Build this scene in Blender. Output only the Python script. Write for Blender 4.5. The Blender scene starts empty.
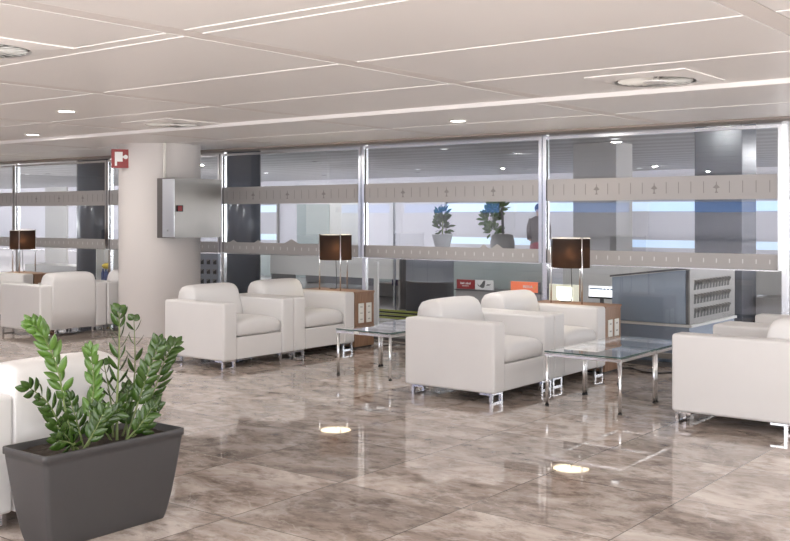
import bpy, bmesh, math, random
from mathutils import Vector, Matrix
random.seed(7)
PI = math.pi
S = bpy.context.scene
C = S.collection

# ------------------------------------------------------------------ materials
def mat(name, col=(.8, .8, .8), rough=.5, metal=0.0, spec=.5, noise=0.0, nscale=20.0, bump=0.0, emit=None, estr=0.0, coat=0.0):
    m = bpy.data.materials.new(name); m.use_nodes = True
    nt = m.node_tree; b = nt.nodes['Principled BSDF']
    b.inputs['Base Color'].default_value = (*col, 1)
    b.inputs['Roughness'].default_value = rough
    b.inputs['Metallic'].default_value = metal
    b.inputs['Specular IOR Level'].default_value = spec
    if coat: b.inputs['Coat Weight'].default_value = coat
    if noise or bump:
        tc = nt.nodes.new('ShaderNodeTexCoord')
        n = nt.nodes.new('ShaderNodeTexNoise'); n.inputs['Scale'].default_value = nscale; n.inputs['Detail'].default_value = 4
        nt.links.new(tc.outputs['Object'], n.inputs['Vector'])
        if noise:
            r = nt.nodes.new('ShaderNodeMix'); r.data_type = 'RGBA'
            r.inputs[6].default_value = (*[c * (1 - noise) for c in col], 1)
            r.inputs[7].default_value = (*[min(1, c * (1 + noise)) for c in col], 1)
            nt.links.new(n.outputs['Fac'], r.inputs[0]); nt.links.new(r.outputs[2], b.inputs['Base Color'])
        if bump:
            bp = nt.nodes.new('ShaderNodeBump'); bp.inputs['Strength'].default_value = bump; bp.inputs['Distance'].default_value = .004
            nt.links.new(n.outputs['Fac'], bp.inputs['Height']); nt.links.new(bp.outputs['Normal'], b.inputs['Normal'])
    if emit:
        b.inputs['Emission Color'].default_value = (*emit, 1); b.inputs['Emission Strength'].default_value = estr
    return m

def glass_mat(name, tint, refl, refl_tint=(1, 1, 1)):
    m = bpy.data.materials.new(name); m.use_nodes = True
    nt = m.node_tree; nt.nodes.clear()
    out = nt.nodes.new('ShaderNodeOutputMaterial'); mx = nt.nodes.new('ShaderNodeMixShader')
    t = nt.nodes.new('ShaderNodeBsdfTransparent'); t.inputs[0].default_value = (*tint, 1)
    g = nt.nodes.new('ShaderNodeBsdfGlossy'); g.inputs['Roughness'].default_value = 0.0; g.inputs[0].default_value = (*refl_tint, 1)
    f = nt.nodes.new('ShaderNodeFresnel'); f.inputs['IOR'].default_value = 1.5
    a = nt.nodes.new('ShaderNodeMath'); a.operation = 'MULTIPLY_ADD'; a.inputs[1].default_value = 1.6; a.inputs[2].default_value = refl; a.use_clamp = True
    ge = nt.nodes.new('ShaderNodeNewGeometry'); iv = nt.nodes.new('ShaderNodeMath'); iv.operation = 'SUBTRACT'; iv.inputs[0].default_value = 1
    nt.links.new(ge.outputs['Backfacing'], iv.inputs[1])
    ml = nt.nodes.new('ShaderNodeMath'); ml.operation = 'MULTIPLY'; ml.use_clamp = True      # the sheet mirrors once, on the face towards the viewer
    nt.links.new(f.outputs[0], a.inputs[0]); nt.links.new(a.outputs[0], ml.inputs[0]); nt.links.new(iv.outputs[0], ml.inputs[1]); nt.links.new(ml.outputs[0], mx.inputs[0])
    nt.links.new(t.outputs[0], mx.inputs[1]); nt.links.new(g.outputs[0], mx.inputs[2]); nt.links.new(mx.outputs[0], out.inputs[0])
    return m

def marble(name, dark, mid, light):
    """polished stone slabs 0.8 x 0.825 m with per-slab shift of the cloudy veining"""
    m = bpy.data.materials.new(name); m.use_nodes = True
    nt = m.node_tree; N = nt.nodes; L = nt.links; b = N['Principled BSDF']
    geo = N.new('ShaderNodeNewGeometry'); sep = N.new('ShaderNodeSeparateXYZ'); L.new(geo.outputs['Position'], sep.inputs[0])
    def math_(op, a, bv=None, cv=None):
        n = N.new('ShaderNodeMath'); n.operation = op
        for i, v in enumerate((a, bv, cv)):
            if v is None: continue
            if isinstance(v, (int, float)): n.inputs[i].default_value = v
            else: L.new(v, n.inputs[i])
        return n.outputs[0]
    tx = math_('DIVIDE', math_('ADD', sep.outputs['X'], 2.04 + 80), .8)
    ty = math_('DIVIDE', math_('ADD', sep.outputs['Y'], -3.38 + 82.5), .825)
    ix = math_('FLOOR', tx); iy = math_('FLOOR', ty); fx = math_('FRACT', tx); fy = math_('FRACT', ty)
    cmb = N.new('ShaderNodeCombineXYZ'); L.new(ix, cmb.inputs[0]); L.new(iy, cmb.inputs[1])
    wn = N.new('ShaderNodeTexWhiteNoise'); wn.noise_dimensions = '2D'; L.new(cmb.outputs[0], wn.inputs['Vector'])
    sc = N.new('ShaderNodeVectorMath'); sc.operation = 'SCALE'; sc.inputs[3].default_value = 9.0; L.new(wn.outputs['Color'], sc.inputs[0])
    add = N.new('ShaderNodeVectorMath'); add.operation = 'ADD'; L.new(geo.outputs['Position'], add.inputs[0]); L.new(sc.outputs[0], add.inputs[1])
    mp = N.new('ShaderNodeMapping'); mp.inputs['Rotation'].default_value = (0, 0, .6); mp.inputs['Scale'].default_value = (1.0, 1.5, 1); L.new(add.outputs[0], mp.inputs[0])
    n1 = N.new('ShaderNodeTexNoise'); n1.inputs['Scale'].default_value = 1.7; n1.inputs['Detail'].default_value = 9; n1.inputs['Roughness'].default_value = .62; n1.inputs['Distortion'].default_value = 1.3
    L.new(mp.outputs[0], n1.inputs['Vector'])
    r1 = N.new('ShaderNodeValToRGB'); e = r1.color_ramp.elements
    e[0].position = .30; e[0].color = (*dark, 1); e[1].position = .70; e[1].color = (*light, 1)
    k = r1.color_ramp.elements.new(.48); k.color = (*mid, 1)
    L.new(n1.outputs['Fac'], r1.inputs[0])
    # pale thin veins
    n2 = N.new('ShaderNodeTexNoise'); n2.inputs['Scale'].default_value = 2.3; n2.inputs['Detail'].default_value = 6; n2.inputs['Distortion'].default_value = 1.6
    L.new(mp.outputs[0], n2.inputs['Vector'])
    vv = math_('ABSOLUTE', math_('SUBTRACT', n2.outputs['Fac'], .5))
    v2 = math_('SUBTRACT', 1.0, math_('MULTIPLY', vv, 42.0)); v2n = v2.node; v2n.use_clamp = True
    mv = N.new('ShaderNodeMix'); mv.data_type = 'RGBA'; mv.inputs[7].default_value = (.64, .60, .56, 1)
    L.new(math_('MULTIPLY', v2, .45), mv.inputs[0]); L.new(r1.outputs[0], mv.inputs[6])
    # dark speckled patches
    n3 = N.new('ShaderNodeTexNoise'); n3.inputs['Scale'].default_value = 7; n3.inputs['Detail'].default_value = 8; n3.inputs['Roughness'].default_value = .7; L.new(mp.outputs[0], n3.inputs['Vector'])
    r3 = N.new('ShaderNodeValToRGB'); r3.color_ramp.elements[0].position = .36; r3.color_ramp.elements[0].color = (.55, .52, .50, 1); r3.color_ramp.elements[1].position = .52; r3.color_ramp.elements[1].color = (1, 1, 1, 1)
    L.new(n3.outputs['Fac'], r3.inputs[0])
    ml = N.new('ShaderNodeMix'); ml.data_type = 'RGBA'; ml.blend_type = 'MULTIPLY'; ml.inputs[0].default_value = 1
    L.new(mv.outputs[2], ml.inputs[6]); L.new(r3.outputs[0], ml.inputs[7])
    # slab to slab tone
    tone = math_('MULTIPLY_ADD', wn.outputs['Value'], .34, .83)
    mt = N.new('ShaderNodeVectorMath'); mt.operation = 'SCALE'; L.new(ml.outputs[2], mt.inputs[0]); L.new(tone, mt.inputs[3])
    # joints
    def joint(f, w):
        d = math_('SUBTRACT', .5, math_('ABSOLUTE', math_('SUBTRACT', f, .5)))
        return math_('LESS_THAN', d, w)
    j = math_('MAXIMUM', joint(fx, .004), joint(fy, .0035))
    mj = N.new('ShaderNodeMix'); mj.data_type = 'RGBA'; mj.inputs[7].default_value = (.10, .085, .075, 1)
    L.new(math_('MULTIPLY', j, .8), mj.inputs[0]); L.new(mt.outputs[0], mj.inputs[6])
    L.new(mj.outputs[2], b.inputs['Base Color'])
    b.inputs['Roughness'].default_value = .03
    b.inputs['IOR'].default_value = 2.0
    return m

def wood(name, c1, c2):
    m = bpy.data.materials.new(name); m.use_nodes = True
    nt = m.node_tree; N = nt.nodes; L = nt.links; b = N['Principled BSDF']
    tc = N.new('ShaderNodeTexCoord'); mp = N.new('ShaderNodeMapping'); mp.inputs['Scale'].default_value = (2, 22, 2)
    n = N.new('ShaderNodeTexNoise'); n.inputs['Scale'].default_value = 3; n.inputs['Detail'].default_value = 6
    r = N.new('ShaderNodeValToRGB'); r.color_ramp.elements[0].color = (*c1, 1); r.color_ramp.elements[1].color = (*c2, 1)
    r.color_ramp.elements[0].position = .3; r.color_ramp.elements[1].position = .7
    L.new(tc.outputs['Object'], mp.inputs[0]); L.new(mp.outputs[0], n.inputs['Vector']); L.new(n.outputs['Fac'], r.inputs[0]); L.new(r.outputs[0], b.inputs['Base Color'])
    b.inputs['Roughness'].default_value = .4
    return m

def slat_mat(name):
    m = bpy.data.materials.new(name); m.use_nodes = True
    nt = m.node_tree; N = nt.nodes; L = nt.links; b = N['Principled BSDF']
    tc = N.new('ShaderNodeNewGeometry'); w = N.new('ShaderNodeTexWave'); w.bands_direction = 'Y'; w.inputs['Scale'].default_value = .42; w.inputs['Distortion'].default_value = .3
    r = N.new('ShaderNodeValToRGB'); r.color_ramp.elements[0].color = (.34, .33, .33, 1); r.color_ramp.elements[1].color = (.52, .51, .51, 1)
    L.new(tc.outputs['Position'], w.inputs['Vector']); L.new(w.outputs['Color'], r.inputs[0]); L.new(r.outputs[0], b.inputs['Base Color'])
    b.inputs['Roughness'].default_value = .45
    return m

def film_mat(name, col):
    m = bpy.data.materials.new(name); m.use_nodes = True
    nt = m.node_tree; N = nt.nodes; L = nt.links; N.clear()
    out = N.new('ShaderNodeOutputMaterial'); d = N.new('ShaderNodeBsdfDiffuse'); d.inputs[0].default_value = (*col, 1)
    t = N.new('ShaderNodeBsdfTranslucent'); t.inputs[0].default_value = (*col, 1)
    mx = N.new('ShaderNodeMixShader'); mx.inputs[0].default_value = .35
    tr = N.new('ShaderNodeBsdfTransparent'); m2 = N.new('ShaderNodeMixShader'); m2.inputs[0].default_value = .88
    L.new(d.outputs[0], mx.inputs[1]); L.new(t.outputs[0], mx.inputs[2]); L.new(tr.outputs[0], m2.inputs[1]); L.new(mx.outputs[0], m2.inputs[2]); L.new(m2.outputs[0], out.inputs[0])
    return m

def shade_mat(name, col, through):
    """woven lamp fabric: matt outside, lets the bulb shine through softly"""
    m = bpy.data.materials.new(name); m.use_nodes = True
    nt = m.node_tree; N = nt.nodes; L = nt.links; N.clear()
    out = N.new('ShaderNodeOutputMaterial'); d = N.new('ShaderNodeBsdfDiffuse'); d.inputs[0].default_value = (*col, 1)
    t = N.new('ShaderNodeBsdfTranslucent'); t.inputs[0].default_value = (*through, 1)
    f = N.new('ShaderNodeBsdfRefraction'); f.inputs[0].default_value = (*through, 1); f.inputs['IOR'].default_value = 1.12; f.inputs['Roughness'].default_value = .95
    m1 = N.new('ShaderNodeMixShader'); m1.inputs[0].default_value = .45
    mx = N.new('ShaderNodeMixShader'); mx.inputs[0].default_value = .5
    L.new(t.outputs[0], m1.inputs[1]); L.new(f.outputs[0], m1.inputs[2])
    L.new(d.outputs[0], mx.inputs[1]); L.new(m1.outputs[0], mx.inputs[2]); L.new(mx.outputs[0], out.inputs[0])
    return m

M = {}
M['leather'] = mat('white_leather', (.765, .757, .757), .42, noise=.02, nscale=6, bump=.05, spec=.4)
M['chrome'] = mat('chrome', (.86, .87, .89), .12, 1.0)
M['brushed'] = mat('brushed_aluminium', (.80, .81, .83), .22, 1.0)
M['steel'] = mat('stainless_steel', (.26, .245, .23), .33, 1.0, noise=.08, nscale=3)
M['steel_bright'] = mat('bright_steel', (.86, .88, .90), .32, 1.0)
M['black'] = mat('black_rubber', (.015, .015, .016), .5)
M['marble'] = marble('polished_marble', (.24, .188, .158), (.46, .385, .34), (.72, .65, .60))
M['ceil'] = mat('ceiling_panel', (.88, .86, .85), .38, spec=.45)
M['ceil_strip'] = mat('ceiling_strip', (.80, .76, .74), .45)
M['joint'] = mat('shadow_joint', (.50, .47, .45), .8)
M['column'] = mat('painted_plaster', (.66, .63, .62), .6, noise=.02, nscale=2)
M['wallp'] = mat('wall_paint', (.75, .72, .69), .7)
M['beam'] = mat('beam_paint', (.36, .31, .285), .6)
M['glass'] = glass_mat('clear_glass', (.88, .90, .92), .05)
M['glass_low'] = glass_mat('lower_glass', (.96, .965, .97), .0)
M['tableglass'] = glass_mat('table_glass', (.94, .96, .955), -.02)
M['glassedge'] = mat('green_glass_edge', (.06, .12, .11), .1)
M['film'] = film_mat('frosted_film', (.68, .658, .652))
M['tick_dark'] = mat('etched_tick', (.33, .31, .305), .6)
M['tick_light'] = mat('pale_tick', (.85, .85, .85), .6)
M['wood'] = wood('oak_veneer', (.235, .125, .072), (.35, .205, .125))
M['white'] = mat('white_plastic', (.85, .84, .80), .4)
M['shade'] = shade_mat('brown_lamp_fabric', (.062, .048, .044), (.27, .20, .165))
M['opal'] = mat('lit_opal_diffuser', (.9, .85, .75), .5, emit=(1, .84, .58), estr=3.5)
M['bulb'] = mat('lamp_diffuser', (.9, .85, .75), .5, emit=(1, .80, .52), estr=12)
M['down'] = mat('downlight_lens', (1, 1, 1), .5, emit=(1, .97, .92), estr=9)
M['down_dim'] = mat('concourse_downlight_lens', (1, 1, 1), .5, emit=(1, .98, .95), estr=2.2)
M['red'] = mat('sign_red', (.25, .012, .014), .4)
M['planter'] = mat('anthracite_plastic', (.054, .052, .054), .42, noise=.04, nscale=40, bump=.05)
M['soil'] = mat('potting_soil', (.035, .026, .02), .95, noise=.5, nscale=60, bump=.8)
M['leaf'] = mat('glossy_leaf', (.040, .088, .014), .25, noise=.45, nscale=9, spec=.6)
M['leaf_light'] = mat('young_leaf', (.085, .18, .026), .28, noise=.35, nscale=9, spec=.6)
M['stalk'] = mat('green_stalk', (.16, .21, .07), .5, noise=.2, nscale=15)
M['blueglass'] = mat('blue_grey_glass_panel', (.30, .37, .47), .08, spec=.6)
M['bluepanel'] = mat('blue_grey_panel', (.27, .33, .43), .3)
M['darkgrey'] = mat('dark_grey_laminate', (.10, .10, .105), .4)
M['greycol'] = mat('blue_grey_cladding', (.34, .37, .43), .3, noise=.05, nscale=2)
M['dkcol'] = mat('dark_cladding', (.075, .085, .105), .25)
M['greypanel'] = mat('grey_laminate', (.30, .29, .285), .5)
M['perf'] = mat('pale_grey_metal', (.26, .253, .243), .35, .2)
M['whitepanel'] = mat('white_laminate', (.72, .72, .71), .35)
M['greenglass'] = mat('frosted_green_glass', (.36, .42, .42), .3)
M['palewall'] = mat('lavender_wall', (.56, .55, .60), .7)
M['slats'] = slat_mat('metal_slat_ceiling')
M['hallfloor'] = mat('grey_terrazzo', (.42, .41, .41), .2, noise=.1, nscale=30)
M['daylight'] = mat('reflected_band_glow', (.5, .6, .75), .3, emit=(.58, .76, 1.0), estr=.5)  # glow stands in for windows mirrored by the partition
M['orange'] = mat('orange_lightbox', (.72, .16, .07), .4, emit=(.9, .22, .10), estr=.35)
M['darkred'] = mat('dark_red_board', (.32, .02, .025), .4)
M['navy'] = mat('navy_board', (.03, .03, .12), .4)
M['sign_white'] = mat('sign_white', (.8, .8, .8), .5)
M['yellow'] = mat('yellow_accent', (.75, .55, .06), .5)
M['lime'] = mat('lime_band', (.30, .33, .07), .5)
M['cream'] = mat('lit_cream_panel', (.75, .74, .60), .4, emit=(1, .97, .78), estr=.25)
M['creamglow'] = mat('glowing_opening', (.9, .9, .8), .4, emit=(1, .98, .85), estr=.9)
M['screen'] = mat('display_screen', (.85, .85, .85), .3, emit=(.95, .97, 1), estr=.85)
M['ink'] = mat('blue_ink', (.10, .20, .32), .5)
M['graphic'] = mat('grey_graphic', (.12, .12, .12), .5)
M['pot_white'] = mat('white_ceramic', (.75, .76, .78), .3)
M['skin'] = mat('skin', (.52, .34, .26), .5)
M['jacket'] = mat('grey_brown_jacket', (.16, .13, .125), .8)
M['skirt'] = mat('red_skirt', (.38, .07, .09), .8)
M['hair'] = mat('dark_hair', (.03, .022, .018), .6)
M['tint'] = glass_mat('blue_tinted_glass', (.30, .42, .62), .0)
M['colgrey'] = mat('warm_grey_cladding', (.44, .425, .415), .45)
M['blind'] = film_mat('added_blind_fabric', (.62, .61, .66))
M['bluebottle'] = mat('blue_bottle', (.10, .14, .32), .3)

# ------------------------------------------------------------------ mesh helpers
def box(bm, x0, x1, y0, y1, z0, z1, bev=0.0, seg=3):
    r = bmesh.ops.create_cube(bm, size=1.0)
    vs = r['verts']
    bmesh.ops.scale(bm, vec=(x1 - x0, y1 - y0, z1 - z0), verts=vs)
    bmesh.ops.translate(bm, vec=((x0 + x1) / 2, (y0 + y1) / 2, (z0 + z1) / 2), verts=vs)
    if bev:
        es = list({e for v in vs for e in v.link_edges})
        bmesh.ops.bevel(bm, geom=es, offset=bev, segments=seg, profile=.5, affect='EDGES')
def cyl(bm, x, y, z0, z1, r0, r1=None, seg=24, cap=True):
    r1 = r0 if r1 is None else r1
    r = bmesh.ops.create_cone(bm, cap_ends=cap, segments=seg, radius1=r0, radius2=r1, depth=z1 - z0)
    bmesh.ops.translate(bm, vec=(x, y, (z0 + z1) / 2), verts=r['verts'])
def prism(bm, pts, lo, hi, axis='z'):
    """extrude a polygon; axis = extrusion axis. pts in the other two axes (x,y) / (x,z) / (y,z)"""
    def P(a, b, c):
        return {'z': (a, b, c), 'y': (a, c, b), 'x': (c, a, b)}[axis]
    v0 = [bm.verts.new(P(a, b, lo)) for a, b in pts]; v1 = [bm.verts.new(P(a, b, hi)) for a, b in pts]
    n = len(pts)
    bm.faces.new(v0[::-1]); bm.faces.new(v1)
    for i in range(n):
        bm.faces.new((v0[i], v0[(i + 1) % n], v1[(i + 1) % n], v1[i]))
def loft(bm, rings, cap=True, closed=True):
    vr = [[bm.verts.new(p) for p in r] for r in rings]
    n = len(vr[0])
    for a, b in zip(vr[:-1], vr[1:]):
        for i in range(n if closed else n - 1):
            bm.faces.new((a[i], a[(i + 1) % n], b[(i + 1) % n], b[i]))
    if cap:
        bm.faces.new(vr[0][::-1]); bm.faces.new(vr[-1])
def tube(bm, pts, r, seg=8):
    pts = [Vector(p) for p in pts]
    rings = []
    for i, p in enumerate(pts):
        t = (pts[min(i + 1, len(pts) - 1)] - pts[max(i - 1, 0)]).normalized()
        a = Vector((0, 0, 1)) if abs(t.z) < .9 else Vector((1, 0, 0))
        u = t.cross(a).normalized(); w = t.cross(u)
        rr = r[i] if isinstance(r, (list, tuple)) else r
        rings.append([p + rr * (math.cos(2 * PI * k / seg) * u + math.sin(2 * PI * k / seg) * w) for k in range(seg)])
    loft(bm, rings)
def smooth_path(pts, n=6):
    pts = [Vector(p) for p in pts]; out = []
    for i in range(len(pts) - 1):
        p0 = pts[max(i - 1, 0)]; p1 = pts[i]; p2 = pts[i + 1]; p3 = pts[min(i + 2, len(pts) - 1)]
        for k in range(n):
            t = k / n
            out.append(.5 * ((2 * p1) + (-p0 + p2) * t + (2 * p0 - 5 * p1 + 4 * p2 - p3) * t * t + (-p0 + 3 * p1 - 3 * p2 + p3) * t ** 3))
    out.append(pts[-1]); return out
def obj(name, bm, m, parent=None, smooth=False, wn=False, loc=None):
    bmesh.ops.recalc_face_normals(bm, faces=bm.faces[:])
    me = bpy.data.meshes.new(name); bm.to_mesh(me); bm.free()
    if smooth or wn:
        for p in me.polygons: p.use_smooth = True
    o = bpy.data.objects.new(name, me); C.objects.link(o)
    me.materials.append(m if not isinstance(m, str) else M[m])
    if wn:
        w = o.modifiers.new('wn', 'WEIGHTED_NORMAL'); w.keep_sharp = True; w.weight = 80
    if parent: o.parent = parent
    if loc: o.location = loc
    return o
def B(*boxes, bev=0.0, seg=3):
    bm = bmesh.new()
    for b in boxes: box(bm, *b, bev=bev, seg=seg)
    return bm
def tag(o, label, cat, group=None):
    o['label'] = label; o['category'] = cat
    if group: o['group'] = group
    return o
def thing(name, label, cat, loc=(0, 0, 0), rz=0, group=None):
    o = bpy.data.objects.new(name, None); C.objects.link(o); o.location = loc; o.rotation_euler = (0, 0, rz)
    o.empty_display_size = .2
    return tag(o, label, cat, group)
def struct(name, bm, m, parent=None, **k):
    o = obj(name, bm, m, parent, **k)
    if parent is None: o['kind'] = 'structure'
    return o
def copy_tree(o, parent=None):
    c = o.copy(); C.objects.link(c)
    if parent: c.parent = parent
    for ch in list(o.children): copy_tree(ch, c)
    return c
def dup(root, loc, rz, label, group=None):
    r = copy_tree(root); r.location = loc; r.rotation_euler = (0, 0, rz); r['label'] = label
    if group: r['group'] = group
    return r
def text_obj(name, s, size, m, parent, loc, rot, depth=.002):
    cu = bpy.data.curves.new(name, 'FONT'); cu.body = s; cu.size = size; cu.extrude = depth; cu.align_x = 'CENTER'; cu.align_y = 'CENTER'
    t = bpy.data.objects.new(name + '_tmp', cu); C.objects.link(t)
    bpy.context.view_layer.update()
    me = bpy.data.meshes.new_from_object(t.evaluated_get(bpy.context.evaluated_depsgraph_get()))
    bpy.data.objects.remove(t); bpy.data.curves.remove(cu)
    me.name = name
    o = bpy.data.objects.new(name, me); C.objects.link(o); me.materials.clear(); me.materials.append(M[m])
    o.location = loc; o.rotation_euler = rot
    if parent: o.parent = parent
    return o

YG = 9.35          # the glazed partition
# ------------------------------------------------------------------ room shell
struct('floor', B((-20.2, 3.4, -2.7, 9.40, -.2, 0)), 'marble')
struct('floor_concourse', B((-48, 3.4, 9.40, 25, -.2, -.002)), 'hallfloor')

# ceiling: metal panels, 0.12 m strips between them, one step down 2.5 m in front of the glass
XJ = [-1.5 - 2.39 * k for k in range(-2, 9)]
YJ = [-2.7, -2.3, -1.15, 0, 1.12, 2.24, 3.27, 3.385, 4.565, 5.705, 6.84]
YJ2 = [6.84, 7.97, 9.10]
ZC, ZC2 = 2.345, 2.312
bm = bmesh.new()
G = .006
def panels(YL, z):
    for i in range(len(XJ) - 1):
        xa, xb = XJ[i + 1] + .065, XJ[i] - .065
        for ya, yb in zip(YL[:-1], YL[1:]):
            box(bm, xa + G, xb - G, ya + G, yb - G, z, z + .018)
panels(YJ, ZC); panels(YJ2, ZC2)
ceil = struct('ceiling', bm, 'ceil')
bm = bmesh.new()
for x in XJ:
    box(bm, x - .063, x + .063, -2.7, 6.838, ZC + .001, ZC + .02); box(bm, x - .063, x + .063, 6.846, 9.10, ZC2 + .001, ZC2 + .02)
obj('ceiling_strip', bm, 'ceil_strip', ceil)
bm = bmesh.new()
for i in range(len(XJ) - 1):
    for y in YJ[1:-1]: box(bm, XJ[i + 1] + .075, XJ[i] - .075, y - .005, y + .005, ZC - .004, ZC + .004)
    for y in YJ2[1:-1]: box(bm, XJ[i + 1] + .075, XJ[i] - .075, y - .005, y + .005, ZC2 - .004, ZC2 + .004)
obj('panel_flange', bm, 'ceil', ceil)
bm = B((-20.2, 3.4, -2.7, 6.84, ZC + .019, ZC + .2), (-20.2, 3.4, 6.84, 9.25, ZC2 + .02, ZC2 + .2))
obj('ceiling_joint_backing', bm, 'joint', ceil)
bm = B((-20.2, 3.4, 6.826, 6.840, ZC2, ZC + .019))
obj('ceiling_step_edge', bm, 'ceil', ceil)
struct('ceiling_concourse', B((-48, 3.4, 9.46, 25, 2.62, 2.8)), 'slats')
struct('trim_1', B((-20.2, 3.4, 9.10, 9.46, 2.295, 2.80)), 'beam')      # header over the partition
struct('wall_left', B((-20.2, -20, -2.7, 9.40, 0, 2.55)), 'wallp')
struct('wall_far', B((-48, 3.4, 25, 25.2, 0, 2.8)), 'palewall')
# window wall behind the camera: clear glass on the right, added blinds on the left
YB = -2.5
WX = [(-19.6, -16.6), (-16.2, -13.2), (-12.8, -9.8), (-9.4, -6.4), (-6.0, -3.0), (-2.6, .4), (.8, 3.0)]
bm = bmesh.new()
box(bm, -20.2, 3.4, YB - .2, YB, 0, .10); box(bm, -20.2, 3.4, YB - .2, YB, 2.28, 2.55)
edges = [-20.2] + [v for w in WX for v in w] + [3.4]
for a, b in zip(edges[0::2], edges[1::2]): box(bm, a, b, YB - .2, YB, .10, 2.28)
struct('wall_back', bm, 'wallp')
for i, (a, b) in enumerate(WX):
    bm = bmesh.new()
    for x in (a, b - .05): box(bm, x, x + .05, YB - .14, YB - .06, .10, 2.28)
    for z in (.10, .9, 2.23): box(bm, a + .05, b - .05, YB - .14, YB - .06, z, z + .05)
    wd = struct('window_%d' % (i + 7), bm, 'brushed')
    if b < -6.2:  # unseen blinds and tint added to shape what the partition mirrors
        obj('added_blind', B((a + .02, b - .02, YB - .04, YB - .03, .12, 1.52), (a + .02, b - .02, YB - .04, YB - .03, 1.74, 2.26)), 'blind', wd)
        obj('added_tint_pane', B((a + .02, b - .02, YB - .10, YB - .09, 1.50, 1.76)), 'tint', wd)
WY = [(-2.2, .6), (.9, 3.7)]  # unseen side windows added to light the ceiling and chair fronts
bm = bmesh.new()
box(bm, 3.2, 3.4, YB, 9.40, 0, .10); box(bm, 3.2, 3.4, YB, 9.40, 2.28, 2.55)
edges = [YB] + [v for w in WY for v in w] + [9.40]
for a, b in zip(edges[0::2], edges[1::2]): box(bm, 3.2, 3.4, a, b, .10, 2.28)
struct('wall_right', bm, 'wallp')
for i, (a, b) in enumerate(WY):
    bm = bmesh.new()
    for y in (a, b - .05): box(bm, 3.26, 3.34, y, y + .05, .10, 2.28)
    for z in (.10, .9, 2.23): box(bm, 3.26, 3.34, a + .05, b - .05, z, z + .05)
    struct('window_%d' % (i + 14), bm, 'brushed')

w = struct('wall_concourse_right', B((3.2, 3.4, 9.46, 25, 0, .10), (3.2, 3.4, 9.46, 25, 2.45, 2.8), (3.2, 3.4, 9.46, 10, .10, 2.45), (3.2, 3.4, 17, 17.4, .10, 2.45), (3.2, 3.4, 24.6, 25, .10, 2.45)), 'palewall')
w = struct('wall_concourse_left', B((-48.2, -48, 9.46, 25, 0, .10), (-48.2, -48, 9.46, 25, 2.5, 2.8), (-48.2, -48, 9.46, 9.8, .1, 2.5), (-48.2, -48, 17, 17.4, .1, 2.5), (-48.2, -48, 24.6, 25, .1, 2.5)), 'palewall')
# ------------------------------------------------------------------ glazed partition
PX = [-.41 - 2.44 * k for k in range(0, 9)]     # post centres
def bay(i, xa, xb):
    w = struct('window_%d' % (i + 1), B(
        (xa + .006, xa + .044, YG - .04, YG + .01, .955, 2.268), (xb - .044, xb - .006, YG - .04, YG + .01, .955, 2.268),
        (xa + .044, xb - .044, YG - .035, YG + .005, 2.236, 2.268), (xa + .044, xb - .044, YG - .03, YG + .0, .947, .957)), 'brushed')
    obj('pane', B((xa + .044, xb - .044, YG - .018, YG - .010, .955, 2.24)), 'glass', w)
    obj('lower_pane', B((xa + .03, xb - .03, YG + .022, YG + .032, .10, .965)), 'glass_low', w)
    obj('gasket', B((xb - .05, xb - .044, YG - .022, YG + .0, .96, 2.235), (xa + .044, xa + .050, YG - .022, YG, .96, 2.235)), 'black', w)
    # frosted bands on the glass (upper plain, lower with peaks)
    f = bmesh.new(); box(f, xa + .05, xb - .05, YG - .0215, YG - .0185, 1.60, 1.823)
    uf = obj('upper_frosted_band', f, 'film', w)
    f = bmesh.new(); box(f, xa + .05, xb - .05, YG - .0215, YG - .0185, .958, 1.10)
    for xo, hh, ww in {1: ((1.71, .045, .055), (1.88, .045, .07)), 2: ((.24, .03, .07), (.70, .035, .07), (1.29, .055, .125), (2.0, .06, .10))}.get(i, ()):
        x = xa + xo
        prism(f, [(x - ww, 1.1), (x + ww, 1.1), (x, 1.1 + hh)], YG - .0215, YG - .0185, 'y')
    lf = obj('lower_frosted_band', f, 'film', w)
    t = bmesh.new(); t2 = bmesh.new()
    n = 19
    for k in range(n):
        x = xa + .12 + (xb - xa - .24) * k / (n - 1)
        if k % 5 == 4:   # little aeroplane mark
            s = .028
            prism(t, [(x - .006, 1.668), (x + .006, 1.668), (x + .006, 1.70), (x + s * 1.2, 1.71), (x + .006, 1.738), (x + .003, 1.762), (x, 1.768), (x - .003, 1.762), (x - .006, 1.738), (x - s * 1.2, 1.71), (x - .006, 1.70)], YG - .0225, YG - .0215, 'y')
            prism(t, [(x - .016, 1.66), (x + .016, 1.66), (x + .008, 1.674), (x - .008, 1.674)], YG - .0225, YG - .0215, 'y')
        else:
            box(t, x - .0035, x + .0035, YG - .0225, YG - .0215, 1.66, 1.77)
        box(t2, x - .005, x + .005, YG - .0225, YG - .0215, 1.012, 1.052)
    obj('tick_marks', t, 'tick_dark', uf); obj('tick_marks', t2, 'tick_light', lf)
    return w
for i in range(1, 7):
    bay(i - 1, PX[i + 1], PX[i])
for i, x in enumerate(PX[1:8]):
    struct('trim_%d' % (i + 2), B((x - .026, x + .026, YG + .012, YG + .062, .0, 2.30)), 'brushed', None)
struct('trim_9', B((-20, 3.2, YG - .03, YG + .06, 0, .035)), 'darkgrey')
struct('trim_10', B((-20, 3.2, YG + .0, YG + .05, .075, .125)), 'perf')

# ------------------------------------------------------------------ column, cabinet, sign
cx, cy = -10.05, 8.21
bm = bmesh.new(); cyl(bm, cx, cy, 0, 2.33, .495, seg=72)
bmesh.ops.delete(bm, geom=[f for f in bm.faces if len(f.verts) > 4], context='FACES_ONLY')
o = obj('column', bm, 'column', smooth=True); tag(o, 'thick round pale painted column rising from the marble floor to the ceiling', 'column'); o['kind'] = 'structure'

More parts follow.
